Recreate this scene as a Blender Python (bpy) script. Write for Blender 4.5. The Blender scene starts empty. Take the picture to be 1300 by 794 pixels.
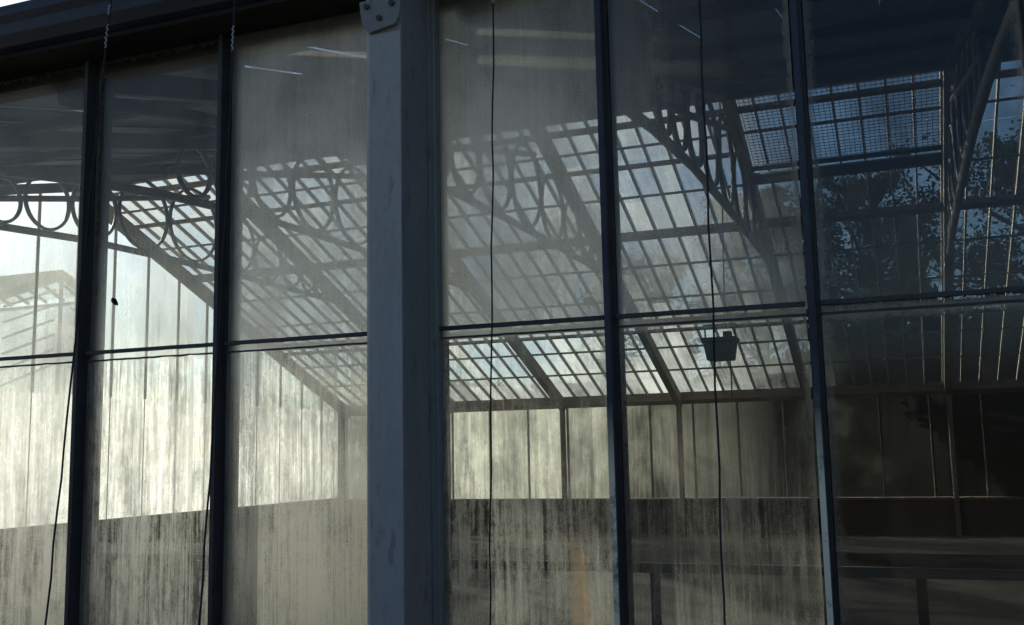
import bpy, bmesh, math, random
from mathutils import Matrix, Vector
R = random.Random(7)
sc = bpy.context.scene

# ---------------------------------------------------------------- camera
# world: X runs along the glazed front, Y into the glasshouse, Z up (metres)
YAW, PIT, ROLL = math.radians(20.99), math.radians(7.83), math.radians(-1.19)
CAM = Vector((0, -4.0, 1.6))
fw = Vector((-math.sin(YAW) * math.cos(PIT), math.cos(YAW) * math.cos(PIT), math.sin(PIT)))
rt = Vector((math.cos(YAW), math.sin(YAW), 0)); up = rt.cross(fw)
rt2 = rt * math.cos(ROLL) + up * math.sin(ROLL); up2 = -rt * math.sin(ROLL) + up * math.cos(ROLL)
cd = bpy.data.cameras.new('camera'); cam = bpy.data.objects.new('camera', cd)
sc.collection.objects.link(cam)
cd.lens = 36.0; cd.sensor_width = 36.0; cd.clip_start = 0.05; cd.clip_end = 3000
m = Matrix.Identity(4)
for i in range(3):
    m[i][0], m[i][1], m[i][2], m[i][3] = rt2[i], up2[i], -fw[i], CAM[i]
cam.matrix_world = m
sc.camera = cam

# ---------------------------------------------------------------- sky, sun, exposure
SUN_EL, SUN_AZ = math.radians(17.3), math.radians(301)      # azimuth clockwise from +Y; low sun behind the house, to the left
w = bpy.data.worlds.new('World'); sc.world = w; w.use_nodes = True
nt = w.node_tree; nt.nodes.clear()
sky = nt.nodes.new('ShaderNodeTexSky'); sky.sky_type = 'NISHITA'; sky.sun_disc = False
sky.sun_elevation = SUN_EL; sky.sun_rotation = SUN_AZ
sky.air_density = 1.0; sky.dust_density = 0.8; sky.ozone_density = 4.0
bg = nt.nodes.new('ShaderNodeBackground'); bg.inputs['Strength'].default_value = 0.06
wo = nt.nodes.new('ShaderNodeOutputWorld')
nt.links.new(sky.outputs[0], bg.inputs[0]); nt.links.new(bg.outputs[0], wo.inputs[0])
sd = bpy.data.lights.new('sun', 'SUN'); sd.energy = 5.0; sd.angle = math.radians(1.0); sd.color = (1.0, 0.93, 0.80)
so = bpy.data.objects.new('sun', sd); sc.collection.objects.link(so)
to_sun = Vector((math.sin(SUN_AZ) * math.cos(SUN_EL), math.cos(SUN_AZ) * math.cos(SUN_EL), math.sin(SUN_EL)))
so.rotation_euler = to_sun.to_track_quat('Z', 'Y').to_euler()
so.location = to_sun * 60
vs = sc.view_settings
vs.view_transform = 'Standard'; vs.look = 'None'; vs.exposure = 1.18; vs.gamma = 1.0; vs.use_curve_mapping = False
sc.cycles.max_bounces = 7; sc.cycles.diffuse_bounces = 3; sc.cycles.glossy_bounces = 2
sc.cycles.transmission_bounces = 4; sc.cycles.transparent_max_bounces = 40
sc.cycles.use_denoising = True; sc.cycles.caustics_reflective = False; sc.cycles.caustics_refractive = True; sc.cycles.blur_glossy = 1.0

# ---------------------------------------------------------------- node helpers
class N:
    def __init__(s, name):
        s.m = bpy.data.materials.new(name); s.m.use_nodes = True
        s.t = s.m.node_tree; s.t.nodes.clear()
        s.out = s.t.nodes.new('ShaderNodeOutputMaterial')
    def n(s, kind, **kw):
        nd = s.t.nodes.new('ShaderNode' + kind)
        for k, v in kw.items(): setattr(nd, k, v)
        return nd
    def l(s, a, b): s.t.links.new(a, b)
    def put(s, sock, v):
        if isinstance(v, (int, float)): sock.default_value = v
        elif isinstance(v, tuple): sock.default_value = v if len(v) != 3 or sock.type == 'VECTOR' else (*v, 1)
        else: s.l(v, sock)
    def math(s, op, a, b=0.0, c=None, clamp=False):
        nd = s.n('Math', operation=op, use_clamp=clamp); s.put(nd.inputs[0], a); s.put(nd.inputs[1], b)
        if c is not None: s.put(nd.inputs[2], c)
        return nd.outputs[0]
    def remap(s, v, a, b, c=0.0, d=1.0, smooth=False):
        nd = s.n('MapRange', interpolation_type='SMOOTHSTEP' if smooth else 'LINEAR')
        for i, q in enumerate((v, a, b, c, d)): s.put(nd.inputs[i], q)
        return nd.outputs[0]
    def noise(s, vec, scale=1.0, detail=3.0, rough=.55, dist=0.0):
        nd = s.n('TexNoise'); s.l(vec, nd.inputs['Vector'])
        nd.inputs['Scale'].default_value = scale; nd.inputs['Detail'].default_value = detail
        nd.inputs['Roughness'].default_value = rough; nd.inputs['Distortion'].default_value = dist
        return nd.outputs[0]
    def scaled(s, vec, sc_, off=(0, 0, 0)):
        nd = s.n('Mapping'); s.l(vec, nd.inputs[0]); nd.inputs[3].default_value = sc_; nd.inputs[1].default_value = off
        return nd.outputs[0]
    def mixc(s, f, a, b):
        nd = s.n('Mix', data_type='RGBA'); s.put(nd.inputs[0], f); s.put(nd.inputs[6], a); s.put(nd.inputs[7], b)
        return nd.outputs[2]
    def mixs(s, f, a, b):
        nd = s.n('MixShader'); s.put(nd.inputs[0], f); s.l(a, nd.inputs[1]); s.l(b, nd.inputs[2]); return nd.outputs[0]
    def attr(s, name):
        nd = s.n('Attribute', attribute_type='OBJECT', attribute_name=name); return nd.outputs['Fac']
    def pos(s): return s.n('NewGeometry').outputs['Position']

def solid(name, c1, c2, scale=6.0, rough=.6, spec=.3, stretch=(1, 1, 1), bump=.15, dirt=None, metal=0.0, zlit=None):
    q = N(name); p = q.pos(); v = q.scaled(p, stretch)
    a = q.noise(v, scale, 6, .65); b = q.noise(v, scale * 7, 4, .6)
    col = q.mixc(q.remap(a, .32, .68), c1, c2)
    col = q.mixc(q.remap(b, .55, .75, 0, .5), col, tuple(.55 * x for x in c1))
    if dirt: col = q.mixc(q.remap(q.noise(v, scale * 2.3, 7, .7), .58, .64, 0, .85), col, dirt)
    if zlit:                                             # sunlight put into the colour: goes pale towards the sill
        z0, z1, wc = zlit
        sx = q.n('SeparateXYZ'); q.l(p, sx.inputs[0])
        hgt = q.remap(sx.outputs[2], z0, z1, 0, 1, True)
        painted_sun = q.math('MULTIPLY', hgt, q.remap(q.noise(v, 9, 6, .7), .3, .5), clamp=True)
        col = q.mixc(painted_sun, col, wc)
    bs = q.n('BsdfPrincipled'); q.l(col, bs.inputs['Base Color'])
    bs.inputs['Roughness'].default_value = rough; bs.inputs['Specular IOR Level'].default_value = spec
    bs.inputs['Metallic'].default_value = metal
    bp = q.n('Bump'); bp.inputs['Strength'].default_value = bump; bp.inputs['Distance'].default_value = .01
    q.l(b, bp.inputs['Height']); q.l(bp.outputs[0], bs.inputs['Normal'])
    q.l(bs.outputs[0], q.out.inputs[0])
    return q.m

def film_front():
    """condensation, lime and algae film on the outer front panes; density set per pane"""
    q = N('filmed_front_glass'); p = q.pos()
    sx = q.n('SeparateXYZ'); q.l(p, sx.inputs[0]); z = sx.outputs[2]
    seed = q.attr('seed'); cb = q.n('CombineXYZ'); q.l(seed, cb.inputs[0]); q.l(seed, cb.inputs[1])
    va = q.n('VectorMath', operation='ADD'); q.l(p, va.inputs[0]); q.l(cb.outputs[0], va.inputs[1]); p = va.outputs[0]
    fq = q.attr('freq'); cf = q.n('CombineXYZ'); q.l(fq, cf.inputs[0]); cf.inputs[1].default_value = 1; cf.inputs[2].default_value = 1
    vm = q.n('VectorMath', operation='MULTIPLY'); q.l(p, vm.inputs[0]); q.l(cf.outputs[0], vm.inputs[1]); ps = vm.outputs[0]
    cloud = q.noise(q.scaled(p, (1, 1, .8)), 2.1, 6, .65, .6)
    patch = q.noise(q.scaled(p, (1, 1, .7), (5, 2, 1)), 1.5, 4, .55, 1.2)   # rubbed and re-fogged patches
    wide = q.noise(q.scaled(ps, (1, 1, .05)), 9, 4, .6, .15)        # broad vertical runs
    run = q.noise(q.scaled(ps, (1, 1, .06)), 34, 6, .7, .35)        # thin vertical runs
    run2 = q.noise(q.scaled(ps, (1, 1, .02), (3, 1, 7)), 95, 3, .6)
    grain = q.noise(p, 190, 4, .8)
    blot = q.noise(q.scaled(ps, (1, 1, .5)), 30, 7, .8, .3)
    tc = q.n('TexCoord'); ox = q.n('SeparateXYZ'); q.l(tc.outputs['Object'], ox.inputs[0])
    ed = q.math('MINIMUM', ox.outputs[0], q.math('SUBTRACT', q.attr('wide'), ox.outputs[0]))
    ed = q.math('MINIMUM', ed, q.math('MINIMUM', ox.outputs[2], q.math('SUBTRACT', q.attr('tall'), ox.outputs[2])))
    ed = q.math('ADD', ed, q.remap(blot, .3, .7, -.02, .02))
    rim = q.remap(ed, .0, .045, .55, 0.0, True)                     # putty haze and algae along the bars
    low = q.remap(z, q.attr('z0'), q.attr('z1'), 1.0, 0.0, True)
    dens = q.math('MULTIPLY_ADD', low, q.attr('low'), q.attr('base'))
    dens = q.math('MULTIPLY_ADD', q.remap(sx.outputs[0], q.attr('x0'), q.attr('x1'), 1.0, 0.0, True), q.attr('side'), dens)
    st = q.attr('streak')
    mod = q.math('ADD', q.remap(cloud, .3, .7, -.24, .24), q.remap(grain, .3, .7, -.5, .5))
    mod = q.math('ADD', mod, q.remap(patch, .40, .60, .06, -.16, True))
    strk = q.math('ADD', q.remap(wide, .3, .7, -.6, .6), q.remap(run, .3, .7, -.9, .9))
    strk = q.math('ADD', strk, q.remap(run2, .35, .65, -.35, .35))
    strk = q.math('ADD', strk, q.remap(blot, .35, .68, .35, -.75))
    mod = q.math('MULTIPLY_ADD', strk, st, mod)
    d = q.math('MULTIPLY', dens, q.math('ADD', mod, 1.0), clamp=True)
    d = q.math('MAXIMUM', d, rim)
    d = q.math('MINIMUM', d, .95)
    # thin pale lime runs that stand out of the film
    drip = q.remap(q.noise(q.scaled(p, (1, 1, .012), (9, 4, 2)), 30, 2, .5, .1), .625, .665, 0, 1)
    d = q.math('MAXIMUM', d, q.math('MULTIPLY', q.math('MULTIPLY', drip, st), q.math('MULTIPLY', q.math('MULTIPLY', q.attr('base'), 1.6, clamp=True), .85)))
    col = q.mixc(q.remap(blot, .3, .7), (.55, .53, .46), (.64, .63, .58))
    col = q.mixc(q.remap(wide, .5, .72, 0, .6), col, (.38, .38, .31))
    col = q.mixc(q.attr('tone'), col, (.46, .45, .33))
    # one broad rust run that has come down from a leaking bar
    rx = q.math('ADD', q.math('ADD', sx.outputs[0], 1.272), q.remap(q.noise(q.scaled(p, (1, 1, .12)), 7, 4, .6), .3, .7, -.02, .02))
    rust = q.remap(q.math('ABSOLUTE', rx), .012, .050, 1, 0, True)
    rust = q.math('MULTIPLY', rust, q.math('ADD', q.remap(z, 1.38, 1.12, 0, .78, True), q.remap(z, 1.95, 1.35, 0, .2, True)))
    rust = q.math('MULTIPLY', rust, q.remap(q.noise(q.scaled(p, (1, 1, 2.2)), 26, 6, .75, .8), .36, .56, .45, 1.0), clamp=True)
    d = q.math('MAXIMUM', d, q.math('MULTIPLY', rust, .62))
    col = q.mixc(rust, col, (.58, .37, .20))
    df = q.n('BsdfDiffuse'); q.l(col, df.inputs[0])
    tl = q.n('BsdfTranslucent'); q.l(col, tl.inputs[0])
    tr = q.n('BsdfTransparent'); tr.inputs[0].default_value = (.90, .93, .93, 1)
    rf = q.n('BsdfRefraction'); rf.inputs['Color'].default_value = (.94, .93, .89, 1)      # forward scatter by fine droplets
    rf.inputs['Roughness'].default_value = .72; rf.inputs['IOR'].default_value = 1.45
    film = q.mixs(.58, df.outputs[0], tl.outputs[0])
    film = q.mixs(.45, film, rf.outputs[0])
    body = q.mixs(d, tr.outputs[0], film)
    gl = q.n('BsdfGlossy'); gl.inputs['Roughness'].default_value = .13
    fr = q.n('Fresnel'); fr.inputs[0].default_value = 1.55
    q.l(q.mixs(q.math('MULTIPLY', fr.outputs[0], .8), body, gl.outputs[0]), q.out.inputs[0])
    return q.m

def clear_glass():
    q = N('clear_glass'); tr = q.n('BsdfTransparent'); tr.inputs[0].default_value = (.96, .98, .97, 1)
    q.l(tr.outputs[0], q.out.inputs[0]); return q.m

def film_far(name, lo, hi, x0, x1, tint, cell=.3, seed=0.0, mist=0.0):
    """limewash and dirt on roof, gable and back panes; thins out from x0 to x1 along the house"""
    q = N(name); p = q.pos()
    sx = q.n('SeparateXYZ'); q.l(p, sx.inputs[0])
    cb = q.n('CombineXYZ')
    for i, cs in enumerate((cell, .9, 9.0)):
        q.l(q.math('FLOOR', q.math('DIVIDE', sx.outputs[i], cs)), cb.inputs[i])
    wn = q.n('TexWhiteNoise'); q.l(cb.outputs[0], wn.inputs[0])
    cloud = q.noise(q.scaled(p, (1, .6, 1), (seed, 0, 0)), .9, 6, .65, .5)
    run = q.noise(q.scaled(p, (1, .06, .06)), 22, 4, .6)
    along = q.remap(sx.outputs[0], x0, x1, hi, lo, True)
    k = q.math('ADD', q.remap(cloud, .3, .7, .45, 1.5), q.remap(run, .3, .7, -.25, .25))
    k = q.math('ADD', k, q.remap(wn.outputs[0], 0, 1, -.42, .34))
    d = q.math('MINIMUM', q.math('MULTIPLY', along, k, clamp=True), .95)
    df = q.n('BsdfDiffuse'); df.inputs[0].default_value = (*tint, 1)
    tl = q.n('BsdfTranslucent'); tl.inputs[0].default_value = (*tint, 1)
    tr = q.n('BsdfTransparent'); tr.inputs[0].default_value = (.88, .92, .94, 1)
    clear = tr.outputs[0]
    if mist:                                          # fine breath-like condensation blurs what lies beyond
        rf = q.n('BsdfRefraction'); rf.inputs['Color'].default_value = (.90, .94, .97, 1)
        rf.inputs['Roughness'].default_value = .42; rf.inputs['IOR'].default_value = 1.33
        clear = q.mixs(q.math('MULTIPLY', q.remap(cloud, .25, .7, .55 if mist < .93 else .97, 1.0), q.remap(sx.outputs[0], x0, x1 - 1.0, .25, mist)), clear, rf.outputs[0])
    q.l(q.mixs(d, clear, q.mixs(.7, df.outputs[0], tl.outputs[0])), q.out.inputs[0])
    return q.m

M = dict(
    frame=solid('dark_blue_frame_paint', (.030, .028, .029), (.052, .050, .052), 8, .5, .4, dirt=(.05, .045, .04)),
    painted_sun=solid('painted_sun_frame', (.022, .026, .040), (.040, .048, .070), 8, .5, .4, dirt=(.05, .045, .04), zlit=(1.85, 1.40, (.85, .74, .55))),  # frame colour with a sunlit lower edge painted in, warm and pale
    column=solid('slate_blue_post_paint', (.185, .178, .168), (.230, .222, .208), 5, .5, .35, (1, 1, .35), .25, dirt=(.125, .121, .116)),
    face=solid('painted_lit_slate', (.30, .29, .275), (.36, .35, .33), 6, .55, .3, (1, 1, .3), .35, dirt=(.20, .19, .18)),  # lighter slate: brightness of the lit front put into the colour
    pale=solid('painted_sun_strip', (.62, .56, .47), (.42, .39, .35), 14, .6, .3, (1, 1, .2)),  # sunlit edge of the post, painted as a pale warm colour
    gutter=solid('dark_iron_gutter', (.020, .023, .034), (.038, .045, .066), 4, .5, .4, (.3, 1, 1), .2),
    soffit=solid('dark_brown_timber', (.030, .026, .022), (.018, .016, .014), 9, .8, .1, (.1, 1, 1)),
    slat=solid('black_damp_slat', (.016, .015, .014), (.024, .022, .020), 9, .95, .02, (.1, 1, 1)),
    iron=solid('dark_truss_iron', (.034, .033, .034), (.058, .054, .050), 7, .6, .3, dirt=(.11, .075, .045)),
    timber=solid('weathered_rafter_timber', (.16, .14, .11), (.10, .085, .07), 8, .8, .15, (1, .15, .3), .3, dirt=(.06, .05, .04)),
    bar=solid('pale_glazing_bar_paint', (.38, .33, .26), (.26, .22, .17), 10, .7, .2, (1, .2, .2), dirt=(.16, .12, .08)),
    purlin=solid('brown_purlin', (.085, .068, .052), (.14, .115, .09), 7, .75, .2, (.15, 1, 1), .2, dirt=(.045, .035, .03)),
    board=solid('tarred_roof_board', (.040, .050, .082), (.064, .078, .118), 5, .8, .15, (1, .15, .5), .3, dirt=(.035, .036, .045)),
    brick=solid('dark_damp_brick', (.055, .045, .038), (.035, .032, .03), 9, .9, .1, bump=.4),
    earth=solid('damp_earth_floor', (.030, .027, .022), (.050, .044, .035), 3, .95, .1, bump=.5),
    grass=solid('rough_grass', (.045, .060, .022), (.075, .080, .035), .8, .95, .1, bump=.6),
    gravel=solid('grey_gravel', (.17, .16, .145), (.25, .235, .21), 14, .95, .1, bump=.8),
    bench=solid('grey_bench_timber', (.10, .095, .08), (.15, .14, .115), 8, .85, .1, (.1, 1, 1), .3),
    lamp=solid('black_lamp_metal', (.012, .012, .013), (.022, .022, .024), 12, .5, .4),
    cord=solid('dark_cord', (.020, .020, .024), (.035, .034, .036), 60, .8, .2),
    twine=solid('pale_twine', (.42, .42, .45), (.28, .29, .33), 80, .8, .2),
    bark=solid('dark_bark', (.045, .038, .030), (.075, .064, .05), 9, .95, .1, (1, 1, .3), .6),
    wire=solid('galvanised_wire', (.10, .10, .11), (.06, .06, .065), 20, .6, .4),
    front=film_front(), clear=clear_glass(),
    roofglass=film_far('limewashed_roof_glass', .006, .66, -4.6, -.9, (.74, .75, .70), mist=.90),
    gableglass=film_far('filmed_gable_glass', .34, .34, -20, 20, (.72, .72, .66), .55, 4.0),
    gablelow=film_far('limewashed_gable_glass', 1.5, 1.5, -20, 20, (.72, .71, .68), .55, 5.0),
    backglass=film_far('filmed_back_glass', .008, .66, -8.0, -2.0, (.66, .66, .56), .6, 9.0, mist=1.0),
    nglass=film_far('neighbour_glass', .35, .35, -40, 20, (.6, .62, .62), .5, 2.0),
)
def leaf_mat(name, a, b):
    q = N(name); oi = q.n('ObjectInfo'); p = q.pos()
    col = q.mixc(q.remap(q.noise(p, 1.7, 5, .7), .3, .7), a, b)
    df = q.n('BsdfDiffuse'); q.l(col, df.inputs[0]); tl = q.n('BsdfTranslucent'); q.l(col, tl.inputs[0])
    q.l(q.mixs(.3, df.outputs[0], tl.outputs[0]), q.out.inputs[0]); return q.m
M['leaf'] = leaf_mat('tree_leaves', (.020, .030, .024), (.042, .052, .036))
M['leaf2'] = leaf_mat('hedge_leaves', (.050, .065, .030), (.095, .105, .055))

# ---------------------------------------------------------------- mesh helpers
COL = sc.collection
class MB:
    def __init__(s): s.v = []; s.f = []
    def box(s, x0, x1, y0, y1, z0, z1):
        b = len(s.v)
        s.v += [(x, y, z) for z in (z0, z1) for y in (y0, y1) for x in (x0, x1)]
        s.f += [tuple(b + i for i in q) for q in ((0, 2, 3, 1), (4, 5, 7, 6), (0, 1, 5, 4), (2, 6, 7, 3), (0, 4, 6, 2), (1, 3, 7, 5))]
        return s
    def beam(s, a, b_, w_, h_, upv=(0, 0, 1), off=0.0):
        """rectangular bar from a to b, w_ wide, h_ deep, its top face `off` above the line"""
        a, b_ = Vector(a), Vector(b_); d = (b_ - a).normalized(); sd_ = d.cross(Vector(upv)).normalized(); u = sd_.cross(d)
        b = len(s.v)
        for c in (a, b_):
            for su, ss in ((0, -1), (0, 1), (1, 1), (1, -1)):
                s.v.append(tuple(c + sd_ * (ss * w_ / 2) + u * (off - h_ + su * h_)))
        s.f += [tuple(b + i for i in q) for q in ((0, 1, 2, 3), (7, 6, 5, 4), (0, 4, 5, 1), (1, 5, 6, 2), (2, 6, 7, 3), (3, 7, 4, 0))]
        return s
    def tube(s, pts, r, n=8, caps=True):
        pts = [Vector(p) for p in pts]; rs = r if isinstance(r, (list, tuple)) else [r] * len(pts)
        b = len(s.v); ref = None
        for i, p in enumerate(pts):
            d = (pts[min(i + 1, len(pts) - 1)] - pts[max(i - 1, 0)]).normalized()
            if ref is None: ref = Vector((1, 0, 0)) if abs(d.x) < .8 else Vector((0, 1, 0))
            e1 = d.cross(ref).normalized(); e2 = d.cross(e1)
            ref = ref if abs(d.dot(ref)) < .95 else e1
            for k in range(n):
                t = 2 * math.pi * k / n; s.v.append(tuple(p + (e1 * math.cos(t) + e2 * math.sin(t)) * rs[i]))
        for i in range(len(pts) - 1):
            for k in range(n):
                k2 = (k + 1) % n; s.f.append((b + i * n + k, b + i * n + k2, b + (i + 1) * n + k2, b + (i + 1) * n + k))
        if caps:
            s.f.append(tuple(b + k for k in reversed(range(n)))); s.f.append(tuple(b + (len(pts) - 1) * n + k for k in range(n)))
        return s
    def prism(s, prof, x0, x1):
        """(y, z) outline run along x"""
        b = len(s.v); n = len(prof)
        s.v += [(x0, y, z) for y, z in prof] + [(x1, y, z) for y, z in prof]
        for k in range(n): s.f.append((b + k, b + (k + 1) % n, b + n + (k + 1) % n, b + n + k))
        s.f.append(tuple(b + k for k in reversed(range(n)))); s.f.append(tuple(b + n + k for k in range(n)))
        return s
    def mesh(s, name, mat, smooth=False):
        me = bpy.data.meshes.new(name); me.from_pydata(s.v, [], s.f)
        bm = bmesh.new(); bm.from_mesh(me); bmesh.ops.recalc_face_normals(bm, faces=bm.faces); bm.to_mesh(me); bm.free()
        for q in (mat if isinstance(mat, (list, tuple)) else (mat,)): me.materials.append(q)
        if smooth:
            for p in me.polygons: p.use_smooth = True
        return me
    def build(s, name, mat, parent=None, smooth=False, bevel=0.0):
        o = link(name, s.mesh(name, mat, smooth), parent)
        if bevel:
            bv = o.modifiers.new('bevel', 'BEVEL'); bv.width = bevel; bv.segments = 2; bv.limit_method = 'ANGLE'
        return o
def link(name, me, parent=None):
    o = bpy.data.objects.new(name, me); COL.objects.link(o); o.parent = parent; return o
def tag(o, label, cat, group=None, kind=None):
    o['label'] = label; o['category'] = cat
    if group: o['group'] = group
    if kind: o['kind'] = kind
    return o
def thing(name, label, cat, group=None):
    o = bpy.data.objects.new(name, None); COL.objects.link(o); o.empty_display_size = .3
    return tag(o, label, cat, group)
def struct(o): o['kind'] = 'structure'; return o

# ---------------------------------------------------------------- setting
struct(MB().box(-1500, 1500, -1500, 1500, -.5, -.02).build('ground', M['grass']))
struct(MB().box(-60, 40, -9, -.25, -.018, 0.0).build('path', M['gravel']))
XL, XR = -11.7, 5.5                          # house ends
struct(MB().box(XL + .1, XR - .1, .2, 15.95, -.018, .004).build('floor', M['earth']))

# ---------------------------------------------------------------- the glasshouse
G = thing('glasshouse', 'old iron glasshouse with dirty glazed front, ringed roof trusses and slate blue post', 'glasshouse')
YR, ZR, MN, MF, YE = 7.9, 5.88, .27, .396, 16.1
ZE = 3.75
znear = lambda y: ZE + MN * y
zfar = lambda y: ZR - MF * (y - YR)
nf = Vector((0, MF, 1)).normalized()         # outward normal, far slope

# front base, post, gutter
MB().box(-12.0, 6.0, -.14, .12, 0, .55).build('plinth', M['brick'], G)
MB().box(-12.0, 6.0, -.20, .14, .552, .60).build('sill', M['soffit'], G)
prof = [(.02, 3.68), (-.20, 3.68), (-.27, 3.70), (-.31, 3.745), (-.318, 3.80), (-.345, 3.83), (-.345, 3.88), (-.325, 3.88), (-.30, 3.82), (-.29, 3.76), (-.24, 3.72), (.02, 3.72)]
MB().prism(prof, -14.5, 6.2).build('gutter', M['gutter'], G)
MB().box(-12.0, 6.0, .025, .14, 3.60, 3.745).build('wall_plate', M['soffit'], G)
MB().box(-12.0, 6.0, -.24, -.012, 3.655, 3.676).build('soffit_board', M['soffit'], G)
def post(xc, det=True):
    c = MB().box(xc - .045, xc + .045 + .06, -.33, -.02, .60, 3.652).build('column', M['column'], G, bevel=.006)
    MB().box(xc - .115, xc + .125, -.050, .02, .60, 3.652).build('flange', M['column'], c, bevel=.004)
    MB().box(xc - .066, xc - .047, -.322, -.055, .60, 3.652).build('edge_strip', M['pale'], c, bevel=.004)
    MB().box(xc - .09, xc + .10, .021, .13, .60, 3.59).build('inner_post', M['column'], c, bevel=.004)
    MB().box(xc - .040, xc + .103, -.336, -.331, .62, 3.37).build('painted_lit_front', M['face'], c)  # thin added plate, paler to imitate light falling on the front
    MB().box(xc + .107, xc + .116, -.085, -.052, .60, 3.652).build('bead', M['column'], c)
    q = MB()
    b0 = [(-.085, 3.52), (.115, 3.53), (.105, 3.43), (.085, 3.395), (-.035, 3.375), (-.062, 3.40), (-.075, 3.44)]
    n = len(b0)
    q.v = [(xc + a, -.352, z) for a, z in b0] + [(xc + a, -.332, z) for a, z in b0]
    q.f = [tuple(range(n)), tuple(reversed(range(n, 2 * n)))] + [(k, n + k, n + (k + 1) % n, (k + 1) % n) for k in range(n)]
    br = q.build('bracket', M['column'], c, bevel=.004)
    return c, xc
pc, _ = post(-1.985)
for dx, dz in ((-.045, 3.49), (.075, 3.485), (.015, 3.43)):
    t = [(-1.985 + dx, -.353, dz), (-1.985 + dx, -.366, dz)]
    MB().tube(t, .0125, 6).build('bolt', M['frame'], pc)
post(-11.62); post(5.4)

MUL = [-9.65, -8.82, -7.99, -7.16, -6.33, -5.5, -4.66, -3.83, -3.0, -1.10, -.31, .50, 1.31, 2.12, 2.93, 3.74, 4.55]
mm = MB().box(-.011, .011, -.062, -.004, .601, 3.65).box(-.022, .022, -.004, .012, .601, 3.65).box(-.02, .02, .012, .11, .601, 3.59)
mme = mm.mesh('mullion', M['frame'])
for x in MUL:
    o = link('mullion', mme, G); o.location.x = x
    if -1.2 < x < 0:                                  # pale strip paints sunlight on the lower edge of these two
        e = link('painted_sun_edge', MB().box(-.0145, .007, -.0645, -.03, .601, 3.64).mesh('painted_sun_edge', M['painted_sun']), o)
# bays between uprights: (left edge, right edge)
BAY = []
edges = sorted([(-11.5, -11.5)] + [(x - .028, x + .028) for x in MUL] + [(-2.10, -1.862)] + [(5.28, 5.28)])
for a, b in zip(edges[:-1], edges[1:]): BAY.append((a[1], b[0]))
def transom(x0, x1, k):
    q = MB()
    def rail(zc, h, y0, y1, amp):
        n = max(4, int((x1 - x0) / .05)); rr = random.Random(k * 31 + int(zc * 100))
        pr = [(x0 + (x1 - x0) * i / n, rr.gauss(0, amp), abs(rr.gauss(0, amp * 2))) for i in range(n + 1)]
        b = len(q.v)
        for x, a, c in pr: q.v += [(x, y0, zc - h / 2 + a - c), (x, y0, zc + h / 2 + a), (x, y1, zc + h / 2 + a), (x, y1, zc - h / 2 + a - c)]
        for i in range(n):
            for j in range(4): q.f.append((b + i * 4 + j, b + i * 4 + (j + 1) % 4, b + i * 4 + 4 + (j + 1) % 4, b + i * 4 + 4 + j))
        q.f.append((b, b + 1, b + 2, b + 3)); q.f.append((b + n * 4, b + n * 4 + 3, b + n * 4 + 2, b + n * 4 + 1))
    rail(2.138, .017, -.030, -.008, .0003); rail(2.098, .007, -.020, -.008, .0006)
    q.build('transom', M['frame'], G)
def pane_mesh(wd, ht, th, mat, name='pane'):
    """a glass sheet in the XZ plane, film on its outer face only"""
    q = MB().box(0, wd, 0, th, 0, ht); me = q.mesh(name, [mat, M['clear']])
    for p in me.polygons: p.material_index = 0 if p.normal.y < -.5 else 1
    return me
# film on each pane in view: upper (base, low, z0, z1, streak), lower (...)
#  base, low, z0, z1, streak, side, x0, x1
FILM = {-4.63: ((.20, .60, 2.0, 3.0, .15, 0, 0, 1), (.70, .06, .6, 2.0, .48, 0, 0, 1)),
        -3.80: ((.15, .54, 2.0, 3.0, .15, .0, 0, 1), (.60, .0, .6, 2.0, .78, 0, 0, 1)),
        -2.97: ((.84, .12, 2.2, 3.0, .10, 0, 0, 1), (.86, .04, .6, 2.0, .36, 0, 0, 1)),
        -1.86: ((.68, .30, 2.2, 2.9, .10, .24, -1.75, -1.30), (.18, .30, 1.40, 1.95, .85, .20, -1.75, -1.5)),
        -1.07: ((.12, .62, 2.05, 2.7, .14, .30, -1.07, -.5), (.05, .27, 1.40, 1.85, .85, .08, -1.07, -.8)),
        -.28: ((.03, .12, 2.0, 2.6, .2, 0, 0, 1), (.015, .02, 1.5, 1.9, .6, 0, 0, 1))}
for k, (a, b) in enumerate(BAY):
    fu, fl = ((.2, .2, 1.9, 3.0, .3, 0, 0, 1), (.35, .2, .6, 2.0, .5, 0, 0, 1))
    if a > .3: fu, fl = (.05, .1, 1.9, 2.7, .2, 0, 0, 1), (.07, .04, .6, 2.0, .6, 0, 0, 1)
    for kk, v in FILM.items():
        if abs(a - kk) < .05: fu, fl = v
    for z0, z1, fp in ((.602, 2.094, fl), (2.100, 3.66, fu)):
        th = .006; dy = 0.0 if z0 > 1 else -.007
        o = link('front_pane', pane_mesh(b - a, z1 - z0, th, M['front'], 'front_pane'), G)
        o.location = (a, dy, z0)
        o['wide'] = float(b - a); o['tall'] = float(z1 - z0); o['tone'] = .45 * ((k * .61 + z0 * .3) % 1); o['freq'] = .6 + .8 * ((k * .37 + z0) % 1)
        for nm, v in zip(('base', 'low', 'z0', 'z1', 'streak', 'side', 'x0', 'x1'), fp): o[nm] = float(v)
        o['seed'] = float(k * 3.7 + z0 * 11)
    transom(a, b, k)

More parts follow.
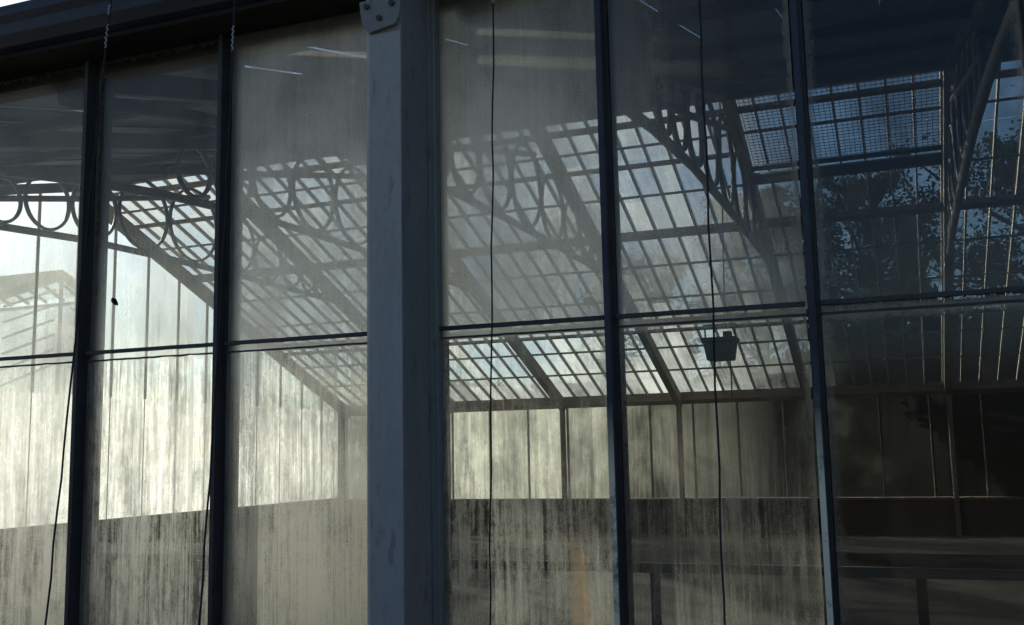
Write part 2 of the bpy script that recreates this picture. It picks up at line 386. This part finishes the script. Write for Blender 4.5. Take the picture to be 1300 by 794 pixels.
# trusses: far and near rafters, tie, strut, rings
TX = [-11.62, -9.18, -6.60, -4.20, -1.76, .68, 3.1, 5.4]
TIE = [(.16, 3.58), (1.2, 3.80), (2.65, 4.02), (3.85, 4.16), (5.5, 4.27), (7.0, 4.30), (8.4, 4.31), (10.3, 4.30), (11.85, 4.27)]
def tie_z(y):
    for (a, za), (b, zb) in zip(TIE[:-1], TIE[1:]):
        if a <= y <= b: return za + (zb - za) * (y - a) / (b - a)
RINGS = [(4.28, .28), (4.92, .35), (5.66, .39), (6.53, .48), (7.54, .53), (8.52, .46), (9.34, .37), (9.99, .28), (10.48, .21), (10.85, .155)]
raf = MB().beam((0, YR, ZR - .02), (0, YE - .05, zfar(YE - .05) - .02), .13, .20).mesh('rafter', M['timber'])
nraf = MB().beam((0, .15, znear(.15) - .03), (0, YR - .05, znear(YR - .05) - .03), .10, .14).mesh('near_rafter', M['soffit'])
q = MB(); q.tube([(0, a, b) for a, b in TIE], .044, 8); tie_me = q.mesh('tie', M['iron'], True)
q = MB(); q.tube([(0, 3.9, 4.42), (0, 5.6, 4.80), (0, 7.85, 5.34)], .036, 8); strut_me = q.mesh('strut', M['iron'], True)
def ring_mesh(r):
    q = MB(); nseg, n = 36, 6; rr = .025
    for i in range(nseg):
        t = 2 * math.pi * i / nseg
        for k in range(n):
            u = 2 * math.pi * k / n; d = r - rr + rr * math.cos(u) * .75
            q.v.append((rr * math.sin(u) * 1.2, d * math.cos(t), d * math.sin(t)))
    for i in range(nseg):
        for k in range(n):
            a, b = i * n, ((i + 1) % nseg) * n; q.f.append((a + k, a + (k + 1) % n, b + (k + 1) % n, b + k))
    return q.mesh('ring', M['iron'], True)
ring_me = [ring_mesh(r) for _, r in RINGS]
hook = MB().tube([(0, 0, -.03), (0, 0, .03)], .03, 8).mesh('boss', M['iron'])
for x in TX:
    t = link('truss', raf, G); t.location.x = x
    link('near_rafter', nraf, t)
    if x < -11: continue                              # the gable frame carries no ringwork
    for nm, me in (('tie', tie_me), ('strut', strut_me)): link(nm, me, t)
    for (y, r), me in zip(RINGS, ring_me):
        o = link('ring', me, t); o.location = (0, y, tie_z(y) + .03 + r)
    for y in (5.25, 7.0, 8.98, 10.25):
        o = link('boss', hook, t); o.location = (0, y, tie_z(y))
MB().box(XL, XR, YR - .07, YR + .05, ZR - .16, ZR + .08).build('ridge_beam', M['purlin'], G)

# far slope: purlins, glazing bars, laps, panes, wire mesh
def far_rail(y, wdt, dep, off, mat, name, x0=XL, x1=XR):
    MB().beam((x0, y, zfar(y)), (x1, y, zfar(y)), wdt, dep, tuple(nf), off).build(name, mat, G)
far_rail(8.27, .07, .06, -.02, M['purlin'], 'purlin')
far_rail(9.07, .05, .05, -.02, M['purlin'], 'purlin', XL, -1.78)
far_rail(10.60, .12, .09, -.02, M['purlin'], 'purlin')
far_rail(13.10, .09, .10, -.02, M['purlin'], 'purlin')
far_rail(13.42, .05, .05, -.02, M['purlin'], 'purlin')
far_rail(16.00, .20, .18, .02, M['purlin'], 'eave_beam')
for dy, r in ((9.22, .035), (9.42, .075)):
    MB().tube([(-1.7, dy, zfar(dy) - .16), (.60, dy, zfar(dy) - .16)], r, 10).build('heating_pipe', M['lamp'], G, True)
ROWS = [7.96, 8.27, 8.72, 9.07, 9.75, 10.60, 11.48, 12.42, 13.10, 14.06, 14.92, 15.98]
for y in (8.72, 9.75, 11.48, 12.42, 14.06, 14.92): far_rail(y, .022, .03, -.004, M['purlin'], 'lap_bar')
bars = [XL + .3 * k for k in range(int((XR - XL) / .3) + 1)]
gb = MB().beam((0, YR + .05, zfar(YR + .05)), (0, YE - .1, zfar(YE - .1)), .026, .055, (0, 0, 1), .012).mesh('glazing_bar', M['bar'])
for x in bars:
    o = link('glazing_bar', gb, G); o.location.x = x
pl = []
for j, (y0, y1) in enumerate(zip(ROWS[:-1], ROWS[1:])):
    for i in range(len(bars) - 1):
        xc, yc = bars[i] + .15, (y0 + y1) / 2
        d = Vector((xc, yc, zfar(yc))) - CAM; dep = d.dot(fw)
        u = 1300 * d.dot(rt2) / dep
        vis = abs(u) < 680
        pl.append(((y1 - y0) / dep ** 2 * (1 if vis else .01), i, j))
pl.sort(reverse=True)
ang = -math.atan(MF)
rowme = []
for y0, y1 in zip(ROWS[:-1], ROWS[1:]):
    ln = (y1 - y0) / math.cos(ang) - .004
    q = MB().box(.006, .294, 0, ln, -.004, 0); me = q.mesh('roof_pane', [M['roofglass'], M['clear']])
    for p in me.polygons: p.material_index = 0 if p.normal.z > .5 else 1
    rowme.append(me)
rest_v, rest_f, rest_m = [], [], []
for n_, (_, i, j) in enumerate(pl):
    T = Matrix.Translation((bars[i], ROWS[j] + .002, zfar(ROWS[j]) + .004 + .0006 * (i % 2))) @ Matrix.Rotation(ang + R.gauss(0, .0015), 4, 'X')
    if n_ < 290:
        o = link('roof_pane', rowme[j], G); o.matrix_world = T
    else:
        b = len(rest_v); me = rowme[j]
        rest_v += [tuple(T @ v.co) for v in me.vertices]
        for p in me.polygons: rest_f.append(tuple(b + k for k in p.vertices)); rest_m.append(p.material_index)
me = bpy.data.meshes.new('distant_roof_panes'); me.from_pydata(rest_v, [], rest_f)
me.materials.append(M['roofglass']); me.materials.append(M['clear'])
for p, k in zip(me.polygons, rest_m): p.material_index = k
o = link('roof_pane_rest', me, G); o['kind'] = 'stuff'
q = MB()
sl = lambda y: (y, zfar(y) - .075)
for k in range(38):
    x = -1.66 + k * .06; q.beam((x, *sl(8.02)), (x, *sl(9.38)), .006, .005)
for k in range(24):
    y = 8.05 + k * .056; q.beam((-1.66, *sl(y)), (.58, *sl(y)), .006, .005, tuple(nf), .004)
o = q.build('wire_mesh', M['wire'], G); o['kind'] = 'stuff'

# near slope: tarred boards with slits of sky between the lower ones
STEP = .327; x = -4.25 - STEP * 22; xs = []
while x < XR: xs.append(x); x += STEP
for i in range(len(xs) - 1):
    a, b = xs[i], xs[i + 1]
    lift = .012 * (i % 2)
    ysp = 2.45 + R.uniform(-.5, .5) if a < -1.8 else 4.1 + R.uniform(-.7, .5)
    g = (.002 if a < -4.4 else R.choice((.020, .024, .028)) if a < -3.3 else R.choice((.006, .009, .012)) if a < -1.8 else R.choice((.0004, .0008, .0012)))
    if abs(a + 1.31) < .05: g = .005
    sp = lambda x0, x1, y0, y1, dz: MB().beam(((x0 + x1) / 2, y0, znear(y0) + dz), ((x0 + x1) / 2, y1, znear(y1) + dz), x1 - x0, .012, (0, 0, 1), .03)
    sp(a + g, b - g, .03, ysp, lift).build('roof_board', M['board'], G)
    sp(a - .012, b + .012, ysp + .004, YR - .08, lift + .004).build('roof_board', M['board'], G)
for y in (2.0, 4.0, 6.0):
    MB().beam((XL, y, znear(y)), (XR, y, znear(y)), .07, .08, (0, 0, 1), .0).build('purlin', M['soffit'], G)

# back wall
MB().box(XL, XR, 15.98, 16.2, 0, .63).build('back_dado', M['brick'], G)
MB().box(XL, XR, 15.94, 16.22, .632, .67).build('back_sill', M['purlin'], G)
wb = MB().box(-.010, .010, 16.045, 16.075, .672, 2.50).mesh('back_glazing_bar', M['bar'])
wx = [XL + .86 * k for k in range(21)]
for x in wx:
    o = link('back_glazing_bar', wb, G); o.location.x = x
wpm = pane_mesh(.836, 1.82, .004, M['backglass'], 'back_pane')
for x in wx[:-1]:
    o = link('back_pane', wpm, G); o.location = (x + .012, 16.058, .674)
bp_ = MB().box(-.04, .04, 15.90, 16.02, .01, 2.52).mesh('back_post', M['timber'])
for x in TX[1:-1]:
    o = link('back_post', bp_, G); o.location.x = x

# left gable
MB().box(XL - .12, XL + .06, .15, 15.97, 0, .68).build('gable_dado', M['brick'], G)
MB().box(XL - .14, XL + .08, .15, 15.93, .682, .72).build('gable_sill', M['purlin'], G)
ztop = lambda y: min(znear(y), zfar(y)) - .06
gy = [.2 + .78 * k for k in range(21)]
for y in gy[1:]:
    MB().box(XL - .02, XL + .03, y - .009, y + .009, 2.604, ztop(y) - .02).build('gable_bar', M['bar'], G)
    MB().box(XL - .008, XL + .008, y - .0055, y + .0055, .722, 2.60).build('gable_bar', M['bar'], G)
def gable_pane(y0, y1, za, zb, gm):
    q = MB(); t0, t1 = (min(zb, ztop(y0)), min(zb, ztop(y1)))
    q.v = [(XL, y0, za), (XL, y1, za), (XL, y1, t1), (XL, y0, t0), (XL - .004, y0, za), (XL - .004, y1, za), (XL - .004, y1, t1), (XL - .004, y0, t0)]
    q.f = [(0, 1, 2, 3), (7, 6, 5, 4), (0, 4, 5, 1), (1, 5, 6, 2), (2, 6, 7, 3), (3, 7, 4, 0)]
    me = q.mesh('gable_pane', [M[gm], M['clear']])
    for p in me.polygons: p.material_index = 0 if p.normal.x > .5 else 1
    link('gable_pane', me, G)
for y0, y1 in zip(gy[:-1], gy[1:]):
    gable_pane(y0 + .0065, y1 - .0065, .724, 2.60, 'gablelow'); gable_pane(y0 + .010, y1 - .010, 2.603, 9, 'gableglass')
MB().box(XL - .05, XL + .05, 15.72, 15.93, .722, ztop(15.72) - .1).build('corner_post', M['timber'], G)
# right end: brick gable
q = MB()
pr = [(.15, 0), (.15, znear(.15) - .05), (YR, ZR - .1), (15.97, zfar(15.97) - .1), (15.97, 0)]
q.prism(pr, XR, XR + .25).build('end_wall', M['brick'], G)

# ---------------------------------------------------------------- things inside
def bench(x0, x1, y0, y1, label):
    b = thing('plant_bench', label, 'bench')
    MB().box(x0, x1, y0, y0 + .03, .84, .90).build('edge_board', M['bench'], b, bevel=.003)
    n = 7; wd = (y1 - y0 - .04) / n
    for k in range(n):
        MB().box(x0, x1, y0 + .034 + k * wd, y0 + .034 + (k + 1) * wd - .012, .852, .878).build('slat', M['slat'], b)
    k = x0 + .2
    while k < x1:
        for y in (y0 + .08, y1 - .1): MB().box(k - .03, k + .03, y, y + .06, .004, .850).build('leg', M['soffit'], b)
        k += 1.8
bench(-11.0, 4.5, 2.45, 3.55, 'long grey slatted plant bench behind the dirty front panes')

# pendant lamp hung from the ridge
L = thing('pendant_lamp', 'black box shaped pendant lamp hanging on a long wire below the roof', 'lamp')
lx, ly, lz = -1.96, 7.75, 2.60
q = MB(); r0, r1, r2 = (.155, .13), (.185, .15), (.19, .155)
def frustum(q, c, a, b, za, zb):
    k = len(q.v)
    for (hx, hy), z in ((a, za), (b, zb)): q.v += [(c[0] + sx_ * hx, c[1] + sy * hy, z) for sx_, sy in ((-1, -1), (1, -1), (1, 1), (-1, 1))]
    q.f += [tuple(k + i for i in f) for f in ((0, 1, 2, 3), (7, 6, 5, 4), (0, 1, 5, 4), (1, 2, 6, 5), (2, 3, 7, 6), (3, 0, 4, 7))]
frustum(q, (lx, ly), (.145, .12), (.175, .14), lz, lz + .20); q.build('housing', M['lamp'], L, bevel=.012)
q = MB(); frustum(q, (lx, ly), (.20, .16), (.20, .16), lz + .202, lz + .26); q.build('rim', M['lamp'], L, bevel=.015)
MB().box(lx + .04, lx + .13, ly - .06, ly + .06, lz + .262, lz + .33).build('gear_box', M['lamp'], L, bevel=.006)
for sx_ in (-1, 1):
    MB().box(lx + sx_ * .17 - .008, lx + sx_ * .17 + .008, ly - .012, ly + .012, lz + .262, lz + .40).build('arm', M['lamp'], L)
MB().box(lx - .19, lx + .19, ly - .015, ly + .015, lz + .402, lz + .425).build('cross_bar', M['lamp'], L)
MB().tube([(lx + .06, ly, lz + .426), (lx + .10, ly, lz + 1.8), (lx + .13, ly + .02, 5.72)], .009, 6).build('wire', M['cord'], L)
MB().tube([(lx + .10, ly, lz - .002), (lx + .105, ly, lz - .25), (lx + .10, ly, lz - .42)], .008, 6).build('pull_cord', M['cord'], L)

# cords hanging in front of the glazing
def cord(label, p0, p1, rad, twine, sag=0.0):
    c = thing('hanging_cord', label, 'cord', 'cords hung down the front of the glasshouse')
    a, b = Vector(p0), Vector(p1); n = 26
    pts = []
    for k in range(n + 1):
        t = k / n; p = a.lerp(b, t) + Vector((sag * math.sin(math.pi * t), 0, 0)) + Vector((.003 * math.sin(k * 1.7), .002 * math.cos(k * 2.3), 0))
        pts.append(tuple(p))
    MB().tube(pts, rad, 6).build('line', M['cord'], c, True)
    for t0, t1 in twine:
        pt = []
        for k in range(15):
            t = t0 + (t1 - t0) * k / 14; p = a.lerp(b, t) + Vector((sag * math.sin(math.pi * t), 0, 0))
            pt.append((p.x + (rad * 1.1) * math.cos(k * 2.0), p.y - rad * .9 + rad * .5 * math.sin(k * 2.0), p.z))
        MB().tube(pt, rad * .75, 5).build('knot', M['twine'], c, True)
    MB().box(b.x - .04, b.x + .04, b.y - .03, b.y + .03, .002, .07).build('weight', M['lamp'], c, bevel=.01)
YC = -.345
cord('slanting cord with pale knots, leftmost across the first dark mullion', (-3.395, YC - .02, 3.86), (-3.74, YC, .071), .0048, [(.03, .042), (.055, .085)])
cord('slanting cord running down just beside the second dark mullion', (-2.69, YC - .02, 3.86), (-2.90, YC, .071), .0048, [(.09, .12)], .03)
cord('plumb cord hanging between the blue post and the mullion right of it', (-1.435, YC - .02, 3.86), (-1.54, YC, .071), .0034, [(.115, .122)])
cord('plumb cord hanging in front of the pendant lamp', (-.625, YC - .02, 3.86), (-.66, YC, .071), .0040, [], .012)
o = MB().tube([(-3.66, -.012, 2.405), (-3.648, -.016, 2.395), (-3.63, -.015, 2.375), (-3.622, -.012, 2.37)], [.004, .014, .010, .003], 6).build('dead_leaf', M['soffit'], None, True)
tag(o, 'small dark dead leaf stuck on the pane between the two left mullions', 'leaf')

# ---------------------------------------------------------------- unseen wall behind the camera, added to darken pane reflections
W = thing('unseen_reflection_wall', 'unseen dark brick wall behind the camera, added to darken reflections in the panes', 'wall')
MB().box(-45, 25, -11.4, -11.0, 0, 2.7).build('unseen_wall_body', M['brick'], W)
MB().box(-45, 25, -11.46, -10.94, 2.702, 2.80).build('unseen_wall_cap', M['bench'], W)

# ---------------------------------------------------------------- neighbouring glasshouse beyond the left gable
NB = thing('neighbour_glasshouse', 'small pointed gable of a neighbouring glasshouse seen through the far left pane', 'glasshouse')
NS = 2.5
nx0, nx1, ny, nz, ns = -53.0, -45.0, 41.05, 12.52, .40
MB().box(nx0, nx1, ny - .05 * NS, ny + .05 * NS, nz - .12 * NS, nz + .04 * NS).build('ridge', M['iron'], NB)
for sg, nh in ((-1, 1.75 * NS), (1, 1.05 * NS)):
    e = ny + sg * nh; ze = nz - ns * nh
    for x in (nx0, nx1): MB().beam((x, ny + sg * .052 * NS, nz), (x, e, ze), .08 * NS, .20 * NS).build('verge', M['iron'], NB)
    k = nx0 + 1.4
    while k < nx1 - .8:
        MB().beam((k, ny + sg * .06 * NS, nz - .05), (k, e, ze - .05), .12, .17).build('rafter', M['iron'], NB); k += 1.4
    MB().box(nx0, nx1, e - .12, e + .12, ze - .40, ze - .25).build('eave', M['iron'], NB)
    MB().beam(((nx0 + nx1) / 2, ny + sg * .17, nz + .02), ((nx0 + nx1) / 2, e, ze + .02), nx1 - nx0 - .2, .006).build('roof_glass', M['nglass'], NB)
    MB().box(nx0, nx1, e - .03, e + .03, .8, ze - .41).build('side_glass', M['nglass'], NB)
    MB().box(nx0, nx1, e - .2, e + .2, -.02, .795).build('base_wall', M['brick'], NB)
    for k in range(1, 7):                              # slanting louvre bars under the verge
        dz = -.85 * k
        MB().beam((nx1 + .08, ny + sg * .6, nz - .25 + dz), (nx1 + .08, ny + sg * (nh - .25), nz - .25 + dz - ns * (nh - .85)), .08, .13).build('louvre_bar', M['iron'], NB)
MB().box(nx1 - .15, nx1 - .0, ny - .08, ny + .08, .0, nz - .5).build('king_post', M['iron'], NB)

# ---------------------------------------------------------------- trees behind
def tree(x, y, h, spread, seed, label, leaves, base=.28, lm='leaf', leafsize=.16):
    rr = random.Random(seed)
    t = thing('tree', label, 'tree', 'trees behind the glasshouse')
    q = MB(); tips = []
    n = 9; pts = []; rs = []
    for k in range(n):
        f = k / (n - 1); pts.append((x + rr.uniform(-.15, .15) * f * 2, y + rr.uniform(-.15, .15) * f * 2, -.05 + f * h * .92)); rs.append(max(.03, h * .026 * (1 - .9 * f)))
    q.tube(pts, rs, 8)
    for k in range(26):
        f = base + (1 - base) * k / 26 * .93; c = Vector(pts[0]).lerp(Vector(pts[-1]), f)
        a = k * 2.4 + rr.uniform(-.4, .4); ln = spread * math.sin(math.pi * (0.22 + .74 * (f - base) / (1 - base))) * rr.uniform(.75, 1.15)
        e = c + Vector((math.cos(a) * ln, math.sin(a) * ln, ln * rr.uniform(.25, .75)))
        mid = c.lerp(e, .5) + Vector((0, 0, -.06 * ln))
        q.tube([tuple(c), tuple(mid), tuple(e)], [h * .010 * (1 - f * .5), h * .006, .012], 5)
        for j in range(7):
            s0 = c.lerp(e, rr.uniform(.3, 1)); e2 = s0 + Vector((rr.gauss(0, 1), rr.gauss(0, 1), rr.uniform(.1, 1.2))).normalized() * ln * rr.uniform(.2, .5)
            q.tube([tuple(s0), tuple(s0.lerp(e2, .5) + Vector((0, 0, .03))), tuple(e2)], [.022, .014, .006], 4, False)
            tips.append((s0, e2, ln))
    q.build('trunk', M['bark'], t)
    v, f_ = [], []
    for k in range(leaves):
        s0, e2, ln = tips[rr.randrange(len(tips))]
        p = s0.lerp(e2, rr.uniform(.1, 1.15)) + Vector((rr.gauss(0, .13), rr.gauss(0, .13), rr.gauss(0, .13))) * ln * .55
        s_ = leafsize * rr.uniform(.5, 1.3)
        d1 = Vector((rr.gauss(0, 1), rr.gauss(0, 1), rr.gauss(0, 1))).normalized(); d2 = d1.cross(Vector((rr.gauss(0, 1), rr.gauss(0, 1), rr.gauss(0, 1)))).normalized()
        b = len(v); v += [tuple(p - d1 * s_), tuple(p + d2 * s_ * .45), tuple(p + d1 * s_), tuple(p - d2 * s_ * .45)]; f_.append((b, b + 1, b + 2, b + 3))
    me = bpy.data.meshes.new('crown'); me.from_pydata(v, [], f_); me.materials.append(M[lm]); link('crown', me, t)
tree(-6.4, 23.0, 7.6, 1.9, 1, 'smallest tree behind the far roof slope, left of the others', 9000, leafsize=.10)
tree(-3.6, 24.5, 9.4, 2.4, 2, 'slim tree behind the roof panes left of the lamp wire', 14000, leafsize=.10)
tree(-.6, 22.5, 9.3, 2.8, 3, 'tall loose tree behind the roof right of the pendant lamp', 11000, leafsize=.085)
tree(3.2, 23.5, 9.9, 3.4, 4, 'tallest dense tree behind the dark right hand roof panes', 15000, leafsize=.085)
tree(8.2, 24.0, 10.6, 3.8, 5, 'broad dense tree behind the rightmost panes', 15000, leafsize=.085)
LB = ['leftmost tall dark shrub behind the back wall at right', 'second dark shrub from the left behind the back wall at right', 'third dark shrub from the left behind the back wall at right', 'rightmost dark shrub behind the back wall at right']
for i, (x, h) in enumerate(((-.1, 4.4), (2.3, 4.6), (4.6, 4.6), (7.0, 4.6))):
    tree(x, 18.6, h, 1.7, 20 + i, LB[i], 9000 if x < -1 else 20000, .04, 'leaf', .10)

# evergreen hedges closing the view
def hedge(x0, x1, y0, y1, h, n, seed, label, amp=1.0):
    rr = random.Random(seed); t = thing('evergreen_hedge', label, 'hedge')
    top = lambda x: h + amp * (.55 * math.sin(x * .9 + seed) + .3 * math.sin(x * 2.3 + 1) + .15 * math.sin(x * 5.1))
    q = MB(); k = x0 + .6
    while k < x1:                                     # stems inside the growth
        q.tube([(k, (y0 + y1) / 2, -.05), (k + rr.uniform(-.2, .2), (y0 + y1) / 2, top(k) * .85)], [.09, .03], 6); k += 1.1
    q.build('stems', M['bark'], t)
    v, f_ = [], []
    for k in range(n):
        x = rr.uniform(x0, x1); tz = top(x)
        p = Vector((x, y0 + (y1 - y0) * rr.random() ** 2, tz * (1 - rr.random() ** 1.3) + rr.gauss(0, .15)))
        s_ = rr.uniform(.10, .26); d1 = Vector((rr.gauss(0, 1), rr.gauss(0, 1), rr.gauss(0, 1))).normalized(); d2 = d1.cross(Vector((rr.gauss(0, 1), rr.gauss(0, 1), rr.gauss(0, 1)))).normalized()
        b = len(v); v += [tuple(p - d1 * s_), tuple(p + d2 * s_ * .5), tuple(p + d1 * s_), tuple(p - d2 * s_ * .5)]; f_.append((b, b + 1, b + 2, b + 3))
    me = bpy.data.meshes.new('leaves'); me.from_pydata(v, [], f_); me.materials.append(M['leaf']); o = link('leaves', me, t); o['kind'] = 'stuff'
hedge(-2.2, 18, 27.5, 30.5, 5.2, 50000, 77, 'tall dark evergreen hedge behind the trees at right', 2.4)
hedge(-15, -2.4, 27.5, 29.5, 3.7, 22000, 78, 'low evergreen hedge behind the pale back wall panes', .35)
